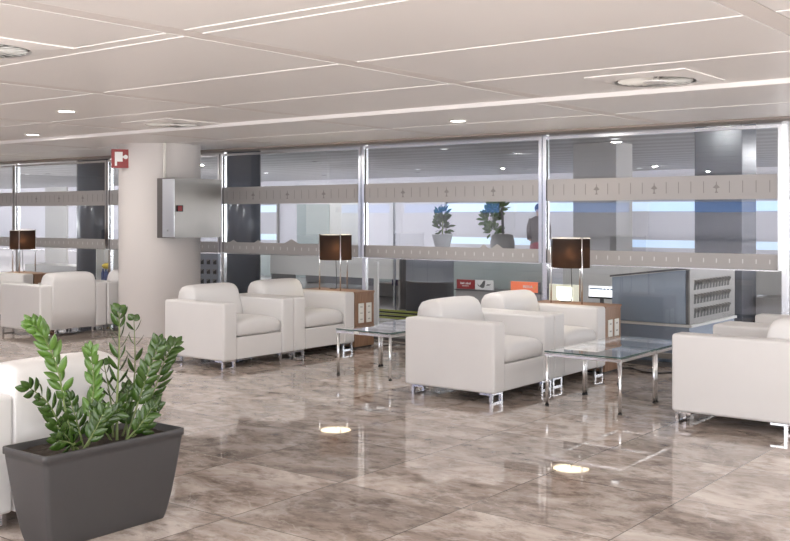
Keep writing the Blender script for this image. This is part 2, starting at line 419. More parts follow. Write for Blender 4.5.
t = thing('hose_cabinet', 'stainless steel wall cabinet with red square, fixed to the round column', 'cabinet', (-9.47, 8.2, 1.185))
bm = bmesh.new(); prism(bm, [(-.19, -.35), (.13, -.35), (.13, .37), (-.072, .37), (-.072, -.25), (-.19, -.30)], 0, .705); obj('cabinet_body', bm, 'steel', t)
obj('door_panel', B((-.082, .128, -.362, -.351, .01, .695), bev=.003, seg=2), 'steel_bright', t)
bm = bmesh.new(); cyl(bm, 0, 0, 0, .008, .012, seg=16)
bmesh.ops.rotate(bm, verts=bm.verts[:], cent=(0, 0, 0), matrix=Matrix.Rotation(PI / 2, 3, 'X')); bmesh.ops.translate(bm, vec=(.02, -.362, .09), verts=bm.verts[:])
obj('lock', bm, 'brushed', t)
r = obj('alarm_button', B((.131, .150, -.33, -.24, .31, .385), bev=.004, seg=2), 'black', t)
obj('button_plate', B((.150, .156, -.322, -.262, .318, .377)), 'red', r); r['label'] = 'red and black square call button'
bm = bmesh.new(); tube(bm, [(-.085, -.325, .704), (-.085, -.325, 1.125)], .020, 12); obj('conduit', bm, 'white', t, smooth=True)

# fire hose sign facing the camera, left edge of the column
ang = math.radians(50.8)
t = thing('hose_sign', 'small red square sign with white fire hose pictogram on the round column', 'sign', (-10.083, 7.65, 2.13), ang)
obj('sign_plate', B((-.112, .112, -.004, .008, -.112, .112), bev=.002, seg=1), 'red', t)
bm = bmesh.new()
prism(bm, [(-.070, -.085), (-.045, -.085), (-.045, -.035), (.020, -.035), (.020, .080), (-.070, .080)], -.0075, -.0045, 'y')
box(bm, .02, .045, -.0075, -.0045, .010, .030)
prism(bm, [(.055 + .026 * math.cos(a * PI / 8), .02 + .026 * math.sin(a * PI / 8)) for a in range(16)], -.0075, -.0045, 'y')
obj('pictogram', bm, 'sign_white', t)
obj('bracket', B((.075, .105, .008, .045, -.02, .02)), 'brushed', t)

# ------------------------------------------------------------------ ceiling fittings
def downlight(x, y, z, label, group, power, lens='down', col=(1, .95, .89)):
    t = thing('downlight', label, 'light', (x, y, z), 0, group)
    bm = bmesh.new(); n = 28
    loft(bm, [[(r * math.cos(2 * PI * k / n), r * math.sin(2 * PI * k / n), zz) for k in range(n)] for r, zz in ((.068, .001), (.070, -.006), (.084, -.006), (.086, .001))], cap=False)
    obj('trim_ring', bm, 'white', t, smooth=True)
    bm = bmesh.new(); cyl(bm, 0, 0, -.004, .0005, .068, seg=28); obj('lens', bm, lens, t)
    if power:
        l = bpy.data.lights.new('downlight_lamp', 'AREA'); l.shape = 'DISK'; l.size = .11; l.energy = power; l.color = col
        lo = bpy.data.objects.new('downlight_lamp', l); C.objects.link(lo); lo.parent = t; lo.location = (0, 0, -.012)
    return t
DL = 16
GD = 'downlights in the lounge ceiling'
downlight(-7.6, 5.2, ZC, 'round white downlight in the lounge ceiling, brightest one left of the column top', GD, DL)
downlight(-10.1, 6.48, ZC, 'round white downlight nearest the left frame edge, low in the lounge ceiling', GD, DL)
downlight(-5.25, 7.7, ZC2, 'round white downlight in the ceiling just before the middle glass pane', GD, DL)
for (x, y) in ((-.4, 5.2), (-.3, 7.7), (-2.6, 1.0), (-5.2, .6), (-7.6, 1.2), (-10.2, 2.2), (.4, 2.2), (-13.2, 4.2), (-13.2, 7.0), (-2.6, -1.4), (-7.6, -1.4), (-16, 6)):  # extra downlights added beyond the frame to light the lounge
    downlight(x, y, ZC if y < 6.8 else ZC2, 'unseen downlight added to the lounge ceiling for fill light', GD + ', added out of view', DL)
GH = 'downlights in the grey concourse ceiling'
HL = [(-10.318, 14.705), (-15.37, 20.76), (-6.893, 14.354), (-10.68, 23.6), (-26.0, 16.5), (-30.4, 21.4), (-33.2, 24.3), (-19.97, 14.56)]
HT = ['nearer of two downlights seen through the second glass pane', 'farther downlight low in the second glass pane', 'oval downlight seen high through the large right glass pane', 'downlight just above the frosted band of the right glass pane', 'leftmost downlight seen through the far left glazing', 'downlight above the frosted band at far left, left of a pair', 'right one of two downlights low in the far left glazing', 'brightest downlight high in the glazing left of the column']
for (x, y), s in zip(HL, HT):
    downlight(x, y, 2.62, s, GH, 0, 'down_dim', col=(1, .97, .95))
for (x, y) in ((-2, 19), (-20, 20), (-24, 17), (-36, 14), (-36, 20), (-42, 17)):  # strong downlights added to brighten the concourse
    downlight(x, y, 2.62, 'added downlight beyond the glass, brightening the concourse', GH + ', added out of view', 200, col=(1, .97, .95))

def filler(x, y, z, power, tilt, label, group):  # spots added as fill for the concourse, each given a trim ring
    t = thing('fill_light', label, 'light', (x, y, z), 0, group)
    bm = bmesh.new(); n = 24
    loft(bm, [[(r * math.cos(2 * PI * k / n), r * math.sin(2 * PI * k / n), zz) for k in range(n)] for r, zz in ((.050, .001), (.052, -.008), (.070, -.008), (.072, .001))], cap=False)
    obj('trim_ring', bm, 'darkgrey', t, smooth=True)
    l = bpy.data.lights.new('fill_lamp', 'SPOT'); l.energy = power; l.spot_size = math.radians(140); l.spot_blend = .5; l.color = (1, .98, .97); l.shadow_soft_size = .05
    lo = bpy.data.objects.new('fill_lamp', l); C.objects.link(lo); lo.parent = t; lo.location = (0, 0, -.02); lo.rotation_euler = (math.radians(tilt), 0, 0)
for k in range(14):
    filler(-2.6 - 2.44 * k, 10.0, 2.62, 62, 38, 'added concourse fill light just behind the glazed partition, hidden by its header', 'added fill lights behind the header')
for k in range(12):
    filler(-3.0 - 3.4 * k, 22.4, 2.62, 95, 42, 'small dark added washer near the far concourse wall', 'added fill lights at the far wall')
for k in range(8):
    filler(-5.0 - 5 * k, 16.5, 2.62, 70, 42, 'small dark added fill light in the middle of the concourse ceiling', 'added fill lights in the middle of the concourse')
def swirl_vent(x, y, z, label):
    t = thing('air_diffuser', label, 'vent', (x, y, z), 0, 'swirl diffusers')
    n = 40; s = .34
    bm = bmesh.new()
    # square plate with round hole
    ring = [(.262 * math.cos(2 * PI * k / n), .262 * math.sin(2 * PI * k / n)) for k in range(n)]
    sq = []
    for a, b in ring:
        q = s / max(abs(a), abs(b)); sq.append((a * q, b * q))
    loft(bm, [[(a, b, -.022) for a, b in ring], [(a, b, -.006) for a, b in sq], [(a, b, .001) for a, b in sq]], cap=False)
    obj('face_plate', bm, 'ceil', t)
    bm = bmesh.new(); cyl(bm, 0, 0, -.002, .0006, .262, seg=40); obj('throat', bm, 'black', t)
    bm = bmesh.new(); nb = 24
    for k in range(nb):
        a = 2 * PI * k / nb; w = .013
        u = Vector((math.cos(a), math.sin(a), 0)); v = Vector((-math.sin(a), math.cos(a), 0))
        p = [u * .075 - v * .008 + Vector((0, 0, -.022)), u * .238 - v * w + Vector((0, 0, -.024)), u * .238 + v * w * .75 + Vector((0, 0, -.006)), u * .075 + v * .008 + Vector((0, 0, -.006))]
        lo = [bm.verts.new(q) for q in p]; hi = [bm.verts.new(q + Vector((0, 0, .003))) for q in p]
        bm.faces.new(lo[::-1]); bm.faces.new(hi)
        for i in range(4): bm.faces.new((lo[i], lo[(i + 1) % 4], hi[(i + 1) % 4], hi[i]))
    obj('swirl_blades', bm, 'white', t)
    bm = bmesh.new(); cyl(bm, 0, 0, -.026, -.004, .08, seg=24); obj('hub', bm, 'ceil', t)
    return t
swirl_vent(-2.75, 6.32, ZC, 'square ceiling vent with swirl blades above the right-hand sofas')
swirl_vent(-7.75, 6.48, ZC, 'square swirl vent in the ceiling near the column top')
swirl_vent(-5.04, 2.92, ZC, 'square swirl vent cut by the top left frame edge')

# ------------------------------------------------------------------ armchairs
def make_armchair(label, group):
    t = thing('armchair', label, 'armchair', (0, 0, 0), 0, group)
    hw = .475; aw = .17
    for s in (-1, 1):
        ya, yb = sorted((s * hw, s * (hw - aw)))
        obj('arm', B((-.45, .41, ya + .001, yb - .001, .078, .622), bev=.022, seg=4), 'leather', t, wn=True)
    yi = hw - aw
    obj('seat_base', B((-.36, .402, -yi + .002, yi - .002, .082, .292), bev=.010, seg=3), 'leather', t, wn=True)
    # seat cushion, crowned
    bm = bmesh.new(); nx, ny = 14, 12; rings = []
    x0, x1, y0, y1 = -.22, .402, -yi + .006, yi - .006
    for j in range(ny + 1):
        fy = j / ny; y = y0 + (y1 - y0) * fy; ey = 1 - abs(2 * fy - 1) ** 6
        top = .435 + .028 * (1 - (2 * fy - 1) ** 2) - .03 * (1 - ey)
        ring = []
        prof = [(x0, .298), (x1 - .02, .298), (x1 - .004, .306), (x1 + .004, .33), (x1 + .006, .38), (x1 + .002, .425), (x1 - .012, .447), (x1 - .04, .458), (x1 - .12, .464), (.05, .466), (-.1, .46), (x0, .45)]
        for (px_, pz) in prof:
            f = (pz - .298) / .166
            ins = .012 * (1 - ey)
            ring.append((px_ - (ins if px_ > .3 else 0), y, .298 + ins * .5 + f * (top + .004 - .298)))
        rings.append(ring)
    loft(bm, rings); obj('seat_cushion', bm, 'leather', t, smooth=True)
    # back: slab that swells into a rounded pillow above the arms
    bm = bmesh.new(); rings = []
    prof = [(-.448, .082), (-.452, .30), (-.452, .56), (-.450, .65), (-.443, .70), (-.422, .732), (-.37, .749), (-.31, .754), (-.26, .748), (-.228, .730), (-.208, .698), (-.198, .65), (-.190, .60), (-.165, .52), (-.150, .46), (-.145, .30), (-.145, .082)]
    m = 22
    for j in range(m + 1):
        q = -1 + 2 * j / m
        q = math.copysign(1 - (1 - abs(q)) ** 1.6, q)          # denser towards the ends
        y = q * (yi - .004)
        d = max(0, (abs(q) - .83) / .17)
        drop = 1 - math.sqrt(max(0, 1 - d ** 2.4)) if d > 0 else 0
        ring = []
        for (px_, pz) in prof:
            if pz > .60:
                f = (pz - .60) / .155
                cxm = -.32
                x = cxm + (px_ - cxm) * (1 - .10 * drop * f)
                z = .60 + (pz - .60) * (1 - .30 * drop)
                z += .008 * (1 - q * q) * f
            else:
                x, z = px_, pz
            if -.21 < px_ < -.14 and pz > .3: x += .014 * (1 - q * q)
            ring.append((x, y, z))
        rings.append(ring)
    loft(bm, rings); obj('backrest', bm, 'leather', t, smooth=True)
    for sx in (-1, 1):
        for sy in (-1, 1):
            bm = bmesh.new(); w = .011
            xo = sx * .372; ya, yb = sorted((sy * (hw - .022), sy * (hw - aw + .010)))
            for y in (ya, yb): box(bm, xo - w, xo + w, y - w, y + w, 0, .072)
            box(bm, xo - w, xo + w, ya + w, yb - w, 0, .012)
            box(bm, min(xo - sx * .10, xo + sx * w), max(xo - sx * .10, xo + sx * w), ya - w, yb + w, .066, .080)
            obj('leg', bm, 'chrome', t)
    return t
GA = 'white lounge armchairs'
XA, XL, XC, XD, XE = -4.60, -7.535, -2.455, -11.15, -13.35
ch = make_armchair('white leather armchair left of the right-hand glass tables, in front, its plain side facing us', GA)
ch.location = (XA, 7.11, 0)
dup(ch, (XA, 8.067, 0), 0, 'white leather armchair between the front armchair and the wooden lamp table at right')
dup(ch, (XL, 7.05, 0), 0, 'white leather armchair just right of the round column, nearer of that pair')
dup(ch, (XL, 8.005, 0), 0, 'white leather armchair beside the left wooden lamp table with white sockets')
dup(ch, (XC, 7.33, 0), PI, 'white leather armchair cut by the right frame edge, large plain side facing us')
dup(ch, (XC, 8.29, 0), PI, 'white leather armchair behind the one at the right frame edge, only arms showing')
dup(ch, (-4.73, 2.955, 0), PI, 'white armchair seen from behind at the left, directly behind the grey planter')
dup(ch, (XD, 7.435, 0), PI, 'white armchair seen from behind, far left, left of the round column')
dup(ch, (XD, 8.392, 0), PI, 'white armchair seen from behind, half hidden by the left side of the round column')
dup(ch, (XE, 7.845, 0), 0, 'farthest white armchair at left edge, beside the small lamp with brown shade')

# ------------------------------------------------------------------ glass coffee tables
def make_table(label, group):
    t = thing('coffee_table', label, 'table', (0, 0, 0), 0, group)
    h = .315
    g = obj('glass_top', B((-h, h, -h, h, .409, .420), bev=.0015, seg=1), 'tableglass', t)
    obj('glass_edge', B((-h - .0006, h + .0006, -h - .0006, -h + .0012, .4095, .4195), (-h - .0006, h + .0006, h - .0012, h + .0006, .4095, .4195), (-h - .0006, -h + .0012, -h, h, .4095, .4195), (h - .0012, h + .0006, -h, h, .4095, .4195)), 'glassedge', g)
    a = .024
    obj('frame', B((-h, h, -h, -h + a, .380, .404), (-h, h, h - a, h, .380, .404), (-h, -h + a, -h + a, h - a, .380, .404), (h - a, h, -h + a, h - a, .380, .404), bev=.002, seg=1), 'chrome', t)
    bm = bmesh.new()
    for x in (-1, 1):
        for y in (-1, 1): cyl(bm, x * (h - .04), y * (h - .04), .404, .409, .012, seg=12)
    obj('glass_pad', bm, 'white', t)
    for x in (-1, 1):
        for y in (-1, 1):
            bm = bmesh.new(); cyl(bm, x * (h - .014), y * (h - .014), .012, .380, .0135, seg=16)
            l = obj('leg', bm, 'brushed', t, smooth=False)
            for p in l.data.polygons: p.use_smooth = len(p.vertices) == 4
            bm = bmesh.new(); cyl(bm, x * (h - .014), y * (h - .014), 0, .012, .0145, seg=16); obj('foot_cap', bm, 'black', l)
    return t
GT = 'square glass coffee tables'
tb = make_table('square glass coffee table with chrome legs, front one of the right-hand pair', GT)
tb.location = (-3.56, 7.17, 0)
dup(tb, (-3.56, 7.806, 0), 0, 'rear glass coffee table of the right-hand pair, behind the front one')
t2 = dup(tb, (-5.825, 7.355, 0), 0, 'front glass coffee table of the middle pair, white sticker on its frame')
obj('sticker', B((-.10, -.05, -.3175, -.3155, .385, .409)), 'white', t2)
dup(tb, (-5.825, 7.991, 0), 0, 'rear glass coffee table of the middle pair, partly behind the front white armchair')

# ------------------------------------------------------------------ wooden lamp tables
def make_lamp_table(label, group):
    t = thing('side_table', label, 'side table', (0, 0, 0), 0, group)
    obj('cabinet_body', B((-.40, .392, -.165, .165, .02, .597)), 'wood', t)
    obj('table_top', B((-.402, .402, -.168, .168, .597, .618), bev=.002, seg=1), 'wood', t)
    obj('plinth', B((-.38, .37, -.15, .15, 0, .02)), 'black', t)
    for y in (-.06, .072):
        p = obj('socket_panel', B((.392, .400, y - .045, y + .045, .275, .490), bev=.003, seg=2), 'white', t)
        p['label'] = 'white socket strip'
        for z in (.315, .383, .451):
            bm = bmesh.new()
            for dy in (-.010, .010): box(bm, .4002, .4012, y + dy - .004, y + dy + .004, z - .006, z + .006)
            obj('socket', bm, 'darkgrey', p)
    return t
GS = 'wooden lamp tables'
st = make_lamp_table('wooden lamp table with two socket strips, right-hand one beside the blue glass pod', GS)
st.location = (XA, 8.716, 0)
dup(st, (XL, 8.66, 0), 0, 'wooden lamp table with white socket strips, in the middle, behind the middle glass tables')
dup(st, (XE, 8.50, 0), 0, 'small wooden lamp table at the far left, beyond the armchairs seen from behind')

# ------------------------------------------------------------------ lamps
def make_lamp(label, group):
    t = thing('table_lamp', label, 'lamp', (0, 0, 0), 0, group)
    bm = bmesh.new(); n = 48; r = .178; z0, z1 = .335, .612
    loft(bm, [[(rr * math.cos(2 * PI * k / n), rr * math.sin(2 * PI * k / n), z) for k in range(n)] for rr, z in ((r - .003, z0), (r, z0), (r, z1), (r - .003, z1), (r - .003, z0))], cap=False)
    sh = obj('lamp_shade', bm, 'shade', t, smooth=True)
    bm = bmesh.new()
    loft(bm, [[(rr * math.cos(2 * PI * k / n), rr * math.sin(2 * PI * k / n), z) for k in range(n)] for rr, z in ((r - .004, z1), (r + .002, z1), (r + .002, z1 + .006), (r - .004, z1 + .006), (r - .004, z1))], cap=False)
    obj('shade_rim', bm, 'white', sh)
    for k in range(3):
        a = math.radians(-57 + 120 * k); x, y = math.cos(a) * (r + .009), math.sin(a) * (r + .009)
        bm = bmesh.new(); tube(bm, [(x, y, 0), (x, y, .625)], .0075, 10)
        tube(bm, [(x, y, z0 + .01), (x * .1, y * .1, z0 + .02)], .003, 6)
        obj('leg', bm, 'brushed', t, smooth=True)
    bm = bmesh.new(); cyl(bm, 0, 0, .42, .47, .02, seg=16); obj('bulb_holder', bm, 'white', t)
    bm = bmesh.new(); bmesh.ops.create_uvsphere(bm, u_segments=16, v_segments=10, radius=.04); bmesh.ops.translate(bm, vec=(0, 0, .505), verts=bm.verts[:]); obj('bulb', bm, 'bulb', t, smooth=True)
    bd_ = bmesh.new(); cyl(bd_, 0, 0, z0 + .003, z0 + .006, r - .008, seg=40); obj('diffuser', bd_, 'opal', t)
    bm = bmesh.new(); tube(bm, smooth_path([(0, 0, .42), (.005, .0, .25), (.01, 0, .05), (-.02, .06, .006), (-.1, .1, .006)]), .004, 6); obj('cord', bm, 'black', t, smooth=True)
    l = bpy.data.lights.new('bulb_glow', 'POINT'); l.energy = 9; l.color = (1, .66, .38); l.shadow_soft_size = .03
    lo = bpy.data.objects.new('bulb_glow', l); C.objects.link(lo); lo.parent = t; lo.location = (0, 0, .45)
    return t
GL = 'brown drum table lamps'
lp = make_lamp('dark brown drum lamp on three rods standing on the right-hand wooden table', GL)
lp.location = (-4.64, 8.715, .619); lp.rotation_euler = (0, 0, math.radians(28))
dup(lp, (-7.555, 8.655, .619), math.radians(24), 'dark brown drum lamp on three rods on the middle wooden table')
dup(lp, (-13.56, 8.53, .619), math.radians(11), 'dark brown drum lamp at the far left, standing on the farthest wooden table')

# ------------------------------------------------------------------ planter with leafy fronds
t = thing('potted_plant', 'leafy green plant in a long grey tapered planter, front left', 'plant', (-3.985, 2.89, 0))
def rrect(hx, hy, r, z, n=6):
    pts = []
    for (sx, sy, a0) in ((1, 1, 0), (-1, 1, 90), (-1, -1, 180), (1, -1, 270)):
        for k in range(n + 1):
            a = math.radians(a0 + 90 * k / n)
            pts.append((sx * (hx - r) + r * math.cos(a), sy * (hy - r) + r * math.sin(a), z))
    return pts
bm = bmesh.new(); rings = []
for f in [0, .01, .06, .15, .3, .45, .6, .75, .88, .925]:
    e = f ** .72
    rings.append(rrect(.105 + .062 * e, .312 + .070 * e, .022, .427 * f))
rings += [rrect(.169, .385, .022, .427 * .932), rrect(.1692, .3855, .022, .425), rrect(.168, .3845, .022, .4275), rrect(.160, .376, .018, .428), rrect(.158, .374, .018, .424), rrect(.155, .370, .018, .385)]
loft(bm, rings); obj('planter', bm, 'planter', t, wn=False, smooth=True)
bm = bmesh.new()
nx, ny = 16, 44
vv = [[bm.verts.new((-.156 + .312 * i / nx, -.370 + .74 * j / ny, .392 + random.uniform(0, .012) - .004 * (abs(j / ny - .5) > .48))) for i in range(nx + 1)] for j in range(ny + 1)]
for j in range(ny):
    for i in range(nx): bm.faces.new((vv[j][i], vv[j][i + 1], vv[j + 1][i + 1], vv[j + 1][i]))
obj('soil', bm, 'soil', t)
FR = [
('b', 0.072, 14, [(-3.95, 2.752, 0.396), (-3.96, 2.707, 0.563), (-3.98, 2.68, 0.757), (-4.0, 2.622, 0.912), (-4.02, 2.58, 0.972)]),
('b', 0.074, 7, [(-3.93, 2.728, 0.397), (-3.9, 2.636, 0.533), (-3.88, 2.558, 0.647), (-3.86, 2.463, 0.722)]),
('b', 0.070, 11, [(-4.0, 2.857, 0.388), (-4.02, 2.876, 0.516), (-4.03, 2.905, 0.66), (-4.03, 2.889, 0.815)]),
('n', 0.085, 11, [(-3.95, 2.975, 0.388), (-3.95, 2.975, 0.589), (-3.96, 2.994, 0.819), (-3.96, 2.994, 1.0)]),
('n', 0.07, 9, [(-4.0, 3.041, 0.393), (-4.02, 3.109, 0.538), (-4.03, 3.14, 0.726), (-4.03, 3.134, 0.945)]),
('b', 0.074, 9, [(-3.92, 3.003, 0.401), (-3.9, 3.056, 0.568), (-3.88, 3.093, 0.697), (-3.87, 3.15, 0.834)]),
('m', 0.078, 12, [(-3.98, 3.095, 0.391), (-3.97, 3.159, 0.512), (-3.95, 3.209, 0.638), (-3.94, 3.256, 0.759), (-3.93, 3.30, 0.812)]),
('n', 0.07, 6, [(-4.02, 3.005, 0.387), (-4.02, 2.999, 0.521), (-4.03, 2.984, 0.649), (-4.03, 2.961, 0.751)]),
('b', 0.066, 6, [(-3.9, 2.738, 0.395), (-3.86, 2.649, 0.479), (-3.84, 2.575, 0.55)]),
('b', 0.066, 6, [(-3.9, 2.748, 0.395), (-3.87, 2.79, 0.481), (-3.86, 2.836, 0.564)]),
('b', 0.066, 6, [(-3.97, 2.808, 0.387), (-3.97, 2.776, 0.501), (-3.97, 2.735, 0.621)]),
('b', 0.066, 7, [(-3.95, 2.805, 0.395), (-3.93, 2.866, 0.492), (-3.9, 2.954, 0.551)]),
('b', 0.066, 6, [(-3.97, 3.053, 0.395), (-3.98, 3.049, 0.504), (-4.0, 3.076, 0.616)]),
('b', 0.066, 6, [(-3.9, 2.976, 0.395), (-3.87, 3.044, 0.471), (-3.86, 3.106, 0.542)]),
('b', 0.07, 5, [(-3.9, 2.727, 0.395), (-3.86, 2.669, 0.45), (-3.84, 2.585, 0.484)]),
('b', 0.066, 6, [(-3.98, 2.969, 0.389), (-3.98, 2.924, 0.462), (-3.99, 2.898, 0.549)]),
('b', 0.066, 6, [(-3.95, 3.049, 0.395), (-3.93, 3.127, 0.45), (-3.92, 3.179, 0.539)]),
]
VIEW = Vector((.79, -.61, .25)).normalized()
def leaflet(bm, p, d, nrm, L, W):
    """pointed oval blade with a fold along the midrib, a slight droop and 0.6 mm thickness"""
    d = d.normalized(); s = d.cross(nrm).normalized(); n = s.cross(d).normalized()
    prof = [(0, .10), (.12, .55), (.3, .92), (.5, 1.0), (.7, .82), (.88, .42), (1.0, .02)]
    up = []; 
    for off in (0, -.0007):
        row = []
        for f, w in prof:
            c = p + d * (L * f) + n * (off - .10 * L * f * f)
            row.append([bm.verts.new(c + s * (W * w * sgn) + n * (.22 * W * w * abs(sgn))) for sgn in (-1, 0, 1)])
        up.append(row)
    for k, row in enumerate(up):
        for a, b in zip(row[:-1], row[1:]):
            for i in (0, 1):
                q = (a[i], a[i + 1], b[i + 1], b[i]); bm.faces.new(q if k == 0 else q[::-1])
    for i in range(len(prof) - 1):
        for c in (0, 2): bm.faces.new((up[0][i][c], up[0][i + 1][c], up[1][i + 1][c], up[1][i][c]))
base = Vector((-3.985, 2.89, 0))
for fi, (kind, L, n, pts) in enumerate(FR):
    path = smooth_path([Vector(p) - base for p in pts], 8)
    bm = bmesh.new(); N_ = len(path) - 1
    side0 = (path[-1] - path[0]).normalized().cross(VIEW).normalized()
    lay = random.uniform(-.7, .7) if kind != 'n' else random.uniform(-.2, .2)
    start = .34 if kind != 'n' else .22
    for k in range(n):
        f = start + (1 - start) * (k / (n - 1)) if n > 1 else 1
        i = min(N_ - 1, int(f * N_)); p = path[i].lerp(path[i + 1], f * N_ - i); tg = (path[i + 1] - path[i]).normalized()
        side = tg.cross(VIEW).normalized(); side.rotate(Matrix.Rotation(lay + random.uniform(-.55, .55), 3, tg)); nv = side.cross(tg).normalized()
        for sgn in (-1, 1):
            if kind == 'n':
                spread = .85; face = .2 + random.uniform(-.15, .15)
                W = L * .165
            elif kind == 'm':
                spread = 1.0; face = (.25 if f < .75 else .8); W = L * .19
            else:
                spread = .9; face = .75 + random.uniform(-.25, .2); W = L * .24
            ls = L * (.78 + .35 * math.sin(PI * min(1, f * .9 + .1))) * random.uniform(.85, 1.1)
            if kind == 'n' and k == n - 1: face = .95; W = L * .26; ls = L * .55; spread = .8
            d = tg * random.uniform(.85, 1.5) + side * (sgn * spread) + nv * random.uniform(-.5, .6)
            nn = nv * face + tg.cross(d).cross(d).normalized() * 0 + tg * (1 - face) * -1.0 + Vector((0, 0, .25))
            leaflet(bm, p + side * (sgn * .003) - tg * (.006 if sgn > 0 else 0), d, nn, ls, W)
    if kind != 'n':
        leaflet(bm, path[-1], (path[-1] - path[-2]), VIEW, L * .8, L * .2)
    fo = obj('frond', bm, 'leaf_light' if fi in (0, 2) else 'leaf', t, smooth=True)
    bm = bmesh.new(); r0 = .0075 if kind == 'n' and n > 9 else .0058
    tube(bm, path, [r0 * (1 - .7 * i / N_) for i in range(N_ + 1)], 8); obj('stalk', bm, 'stalk', fo, smooth=True)

# ------------------------------------------------------------------ cables on the floor
def cable(pts, label):
    bm = bmesh.new(); tube(bm, smooth_path(pts, 8), .006, 8)
    tag(obj('power_cable', bm, 'black', smooth=True), label, 'cable')
cable([(-4.30, 8.91, .006), (-4.18, 9.02, .006), (-4.02, 8.90, .006), (-3.85, 8.86, .006), (-3.70, 9.05, .006), (-3.55, 9.28, .006)], 'black power cable looping on the floor below the blue glass pod')
cable([(-7.10, 8.86, .006), (-7.02, 9.0, .006), (-6.9, 8.95, .03), (-6.75, 9.15, .006), (-6.62, 9.28, .006)], 'black cable on the floor behind the middle glass tables')

# ------------------------------------------------------------------ beyond the glass
# blue glass pod with perforated side
t = thing('glass_pod', 'blue-grey glass kiosk with a perforated side, behind the right glass pane', 'kiosk', (-3.78, 9.46, 0))
prism_b = bmesh.new(); prism(prism_b, [(-.80, .40), (-.006, .40), (-.006, .925), (-.80, .825)], .03, 1.22, 'y'); obj('pod_body', prism_b, 'darkgrey', t)
bm = bmesh.new(); prism(bm, [(-.80, .402), (-.035, .402), (-.035, .925), (-.80, .830)], .012, .028, 'y'); obj('front_panel', bm, 'blueglass', t)
obj('plinth', B((-1.2, 0, .02, 1.25, .0, .372)), 'bluepanel', t)
obj('ledge', B((-1.2, .03, .0, 1.25, .374, .398)), 'whitepanel', t)
bm = bmesh.new(); prism(bm, [(-.82, .832), (.0, .934), (.0, .952), (-.82, .850)], .0, 1.25, 'y'); obj('pod_top', bm, 'darkgrey', t)
bm = bmesh.new(); box(bm, -.004, .010, .012, 1.24, .40, .93)
pf = obj('perforated_panel', bm, 'perf', t)
bm = bmesh.new(); bd = bmesh.new()
for r_ in range(3):
    for c_ in range(12):
        y = .14 + .082 * c_; z = .505 + .135 * r_
        prism(bd, [(y - .034, z - .046), (y + .024, z - .046), (y + .034, z + .046), (y - .012, z + .046)], .0102, .0115, 'x')
        a = [bm.verts.new(q) for q in ((.011, y - .016, z + .050), (.011, y + .038, z + .050), (.011, y + .030, z - .012), (.040, y + .012, z + .040))]
        bm.faces.new((a[0], a[1], a[3])); bm.faces.new((a[1], a[2], a[3])); bm.faces.new((a[2], a[0], a[3])); bm.faces.new((a[0], a[2], a[1]))
obj('hole_pattern', bd, 'black', pf); obj('scoops', bm, 'perf', pf)

# second perforated stand left of the dark column
t = thing('perforated_stand', 'dark perforated metal stand seen through the glass right of the column', 'stand', (-11.25, 10.0, 0), math.radians(10))
obj('panel', B((-.35, .25, 0, .05, .40, .90)), 'greycol', t); obj('stand_foot', B((-.33, -.29, 0, .05, 0, .40), (.19, .23, 0, .05, 0, .40)), 'darkgrey', t)
bd = bmesh.new(); bw = bmesh.new()
for r_ in range(3):
    for c_ in range(5):
        x = -.27 + .115 * c_; z = .50 + .14 * r_
        box(bd, x - .03, x + .03, -.003, -.001, z - .035, z + .035); prism(bw, [(x - .03, z + .035), (x + .03, z + .035), (x - .03, z - .0)], -.012, -.0032, 'y')
pf = obj('hole_pattern', bd, 'black', t); obj('scoops', bw, 'perf', pf)

# columns of the concourse
bm = bmesh.new(); cyl(bm, -12.75, 12.2, 0, 2.62, .30, seg=48); tag(obj('cladded_column', bm, 'dkcol', smooth=True), 'dark grey round column behind the glass right of the steel cabinet', 'column')
tag(obj('square_column', B((-4.72, -4.14, 12.0, 12.5, 0, 2.62), bev=.01, seg=2), 'dkcol', wn=True), 'dark square column behind the right glass pane, above the perforated kiosk side', 'column')
tag(obj('square_column', B((-7.95, -7.18, 15.0, 15.6, 0, 2.62), bev=.01, seg=2), 'colgrey', wn=True), 'grey square column behind the brown lamp in the right glass pane', 'column')
bm = bmesh.new(); cyl(bm, -16.95, 12.2, 0, 2.62, .31, seg=40); tag(obj('cladded_column', bm, 'dkcol', smooth=True), 'dark round column behind the far left glass pane, above the white armchairs', 'column')
t = thing('drum_kiosk', 'blue-grey round drum kiosk standing behind the second glass pane', 'kiosk', (-9.05, 12.7, 0))
bm = bmesh.new(); cyl(bm, 0, 0, 0, .93, .47, seg=64); obj('drum', bm, 'greycol', t, wn=True)
bm = bmesh.new(); cyl(bm, 0, 0, .93, .95, .48, seg=64); obj('drum_top', bm, 'greypanel', t)
tag(obj('slim_post', B((-9.42, -9.39, 12.1, 12.13, 0, 1.75)), 'brushed'), 'thin metal post at the left edge of the round drum kiosk', 'post')
# white-fronted counter
def counter(name, label, x0, x1, y0, y1, z0, z1, m='whitepanel', leg='greypanel'):
    t = thing(name, label, 'counter', ((x0 + x1) / 2, (y0 + y1) / 2, 0))
    hx, hy = (x1 - x0) / 2, (y1 - y0) / 2
    obj('front_panel', B((-hx, hx, -hy, -hy + .03, z0, z1)), m, t)
    obj('counter_top', B((-hx, hx, -hy, hy, z1, z1 + .03)), m, t)
    for sx in (-1, 1): obj('end_panel', B((min(sx * (hx - .04), sx * hx), max(sx * (hx - .04), sx * hx), -hy + .03, hy, 0, z1)), leg, t)
    return t
counter('service_counter', 'long white-fronted counter behind the pane with the middle lamp', -12.4, -9.62, 12.5, 13.1, .46, .92)
counter('grey_counter', 'low dark grey counter seen under the white counter front', -15.0, -13.4, 16.2, 16.7, .02, .16, 'darkgrey', 'darkgrey')
tag(obj('glass_screen', B((-18.6, -13.0, 17.6, 17.66, 0, .62)), 'daylight_dim' if 'daylight_dim' in M else 'greenglass'), 'pale glass screen low behind the white counter', 'screen')
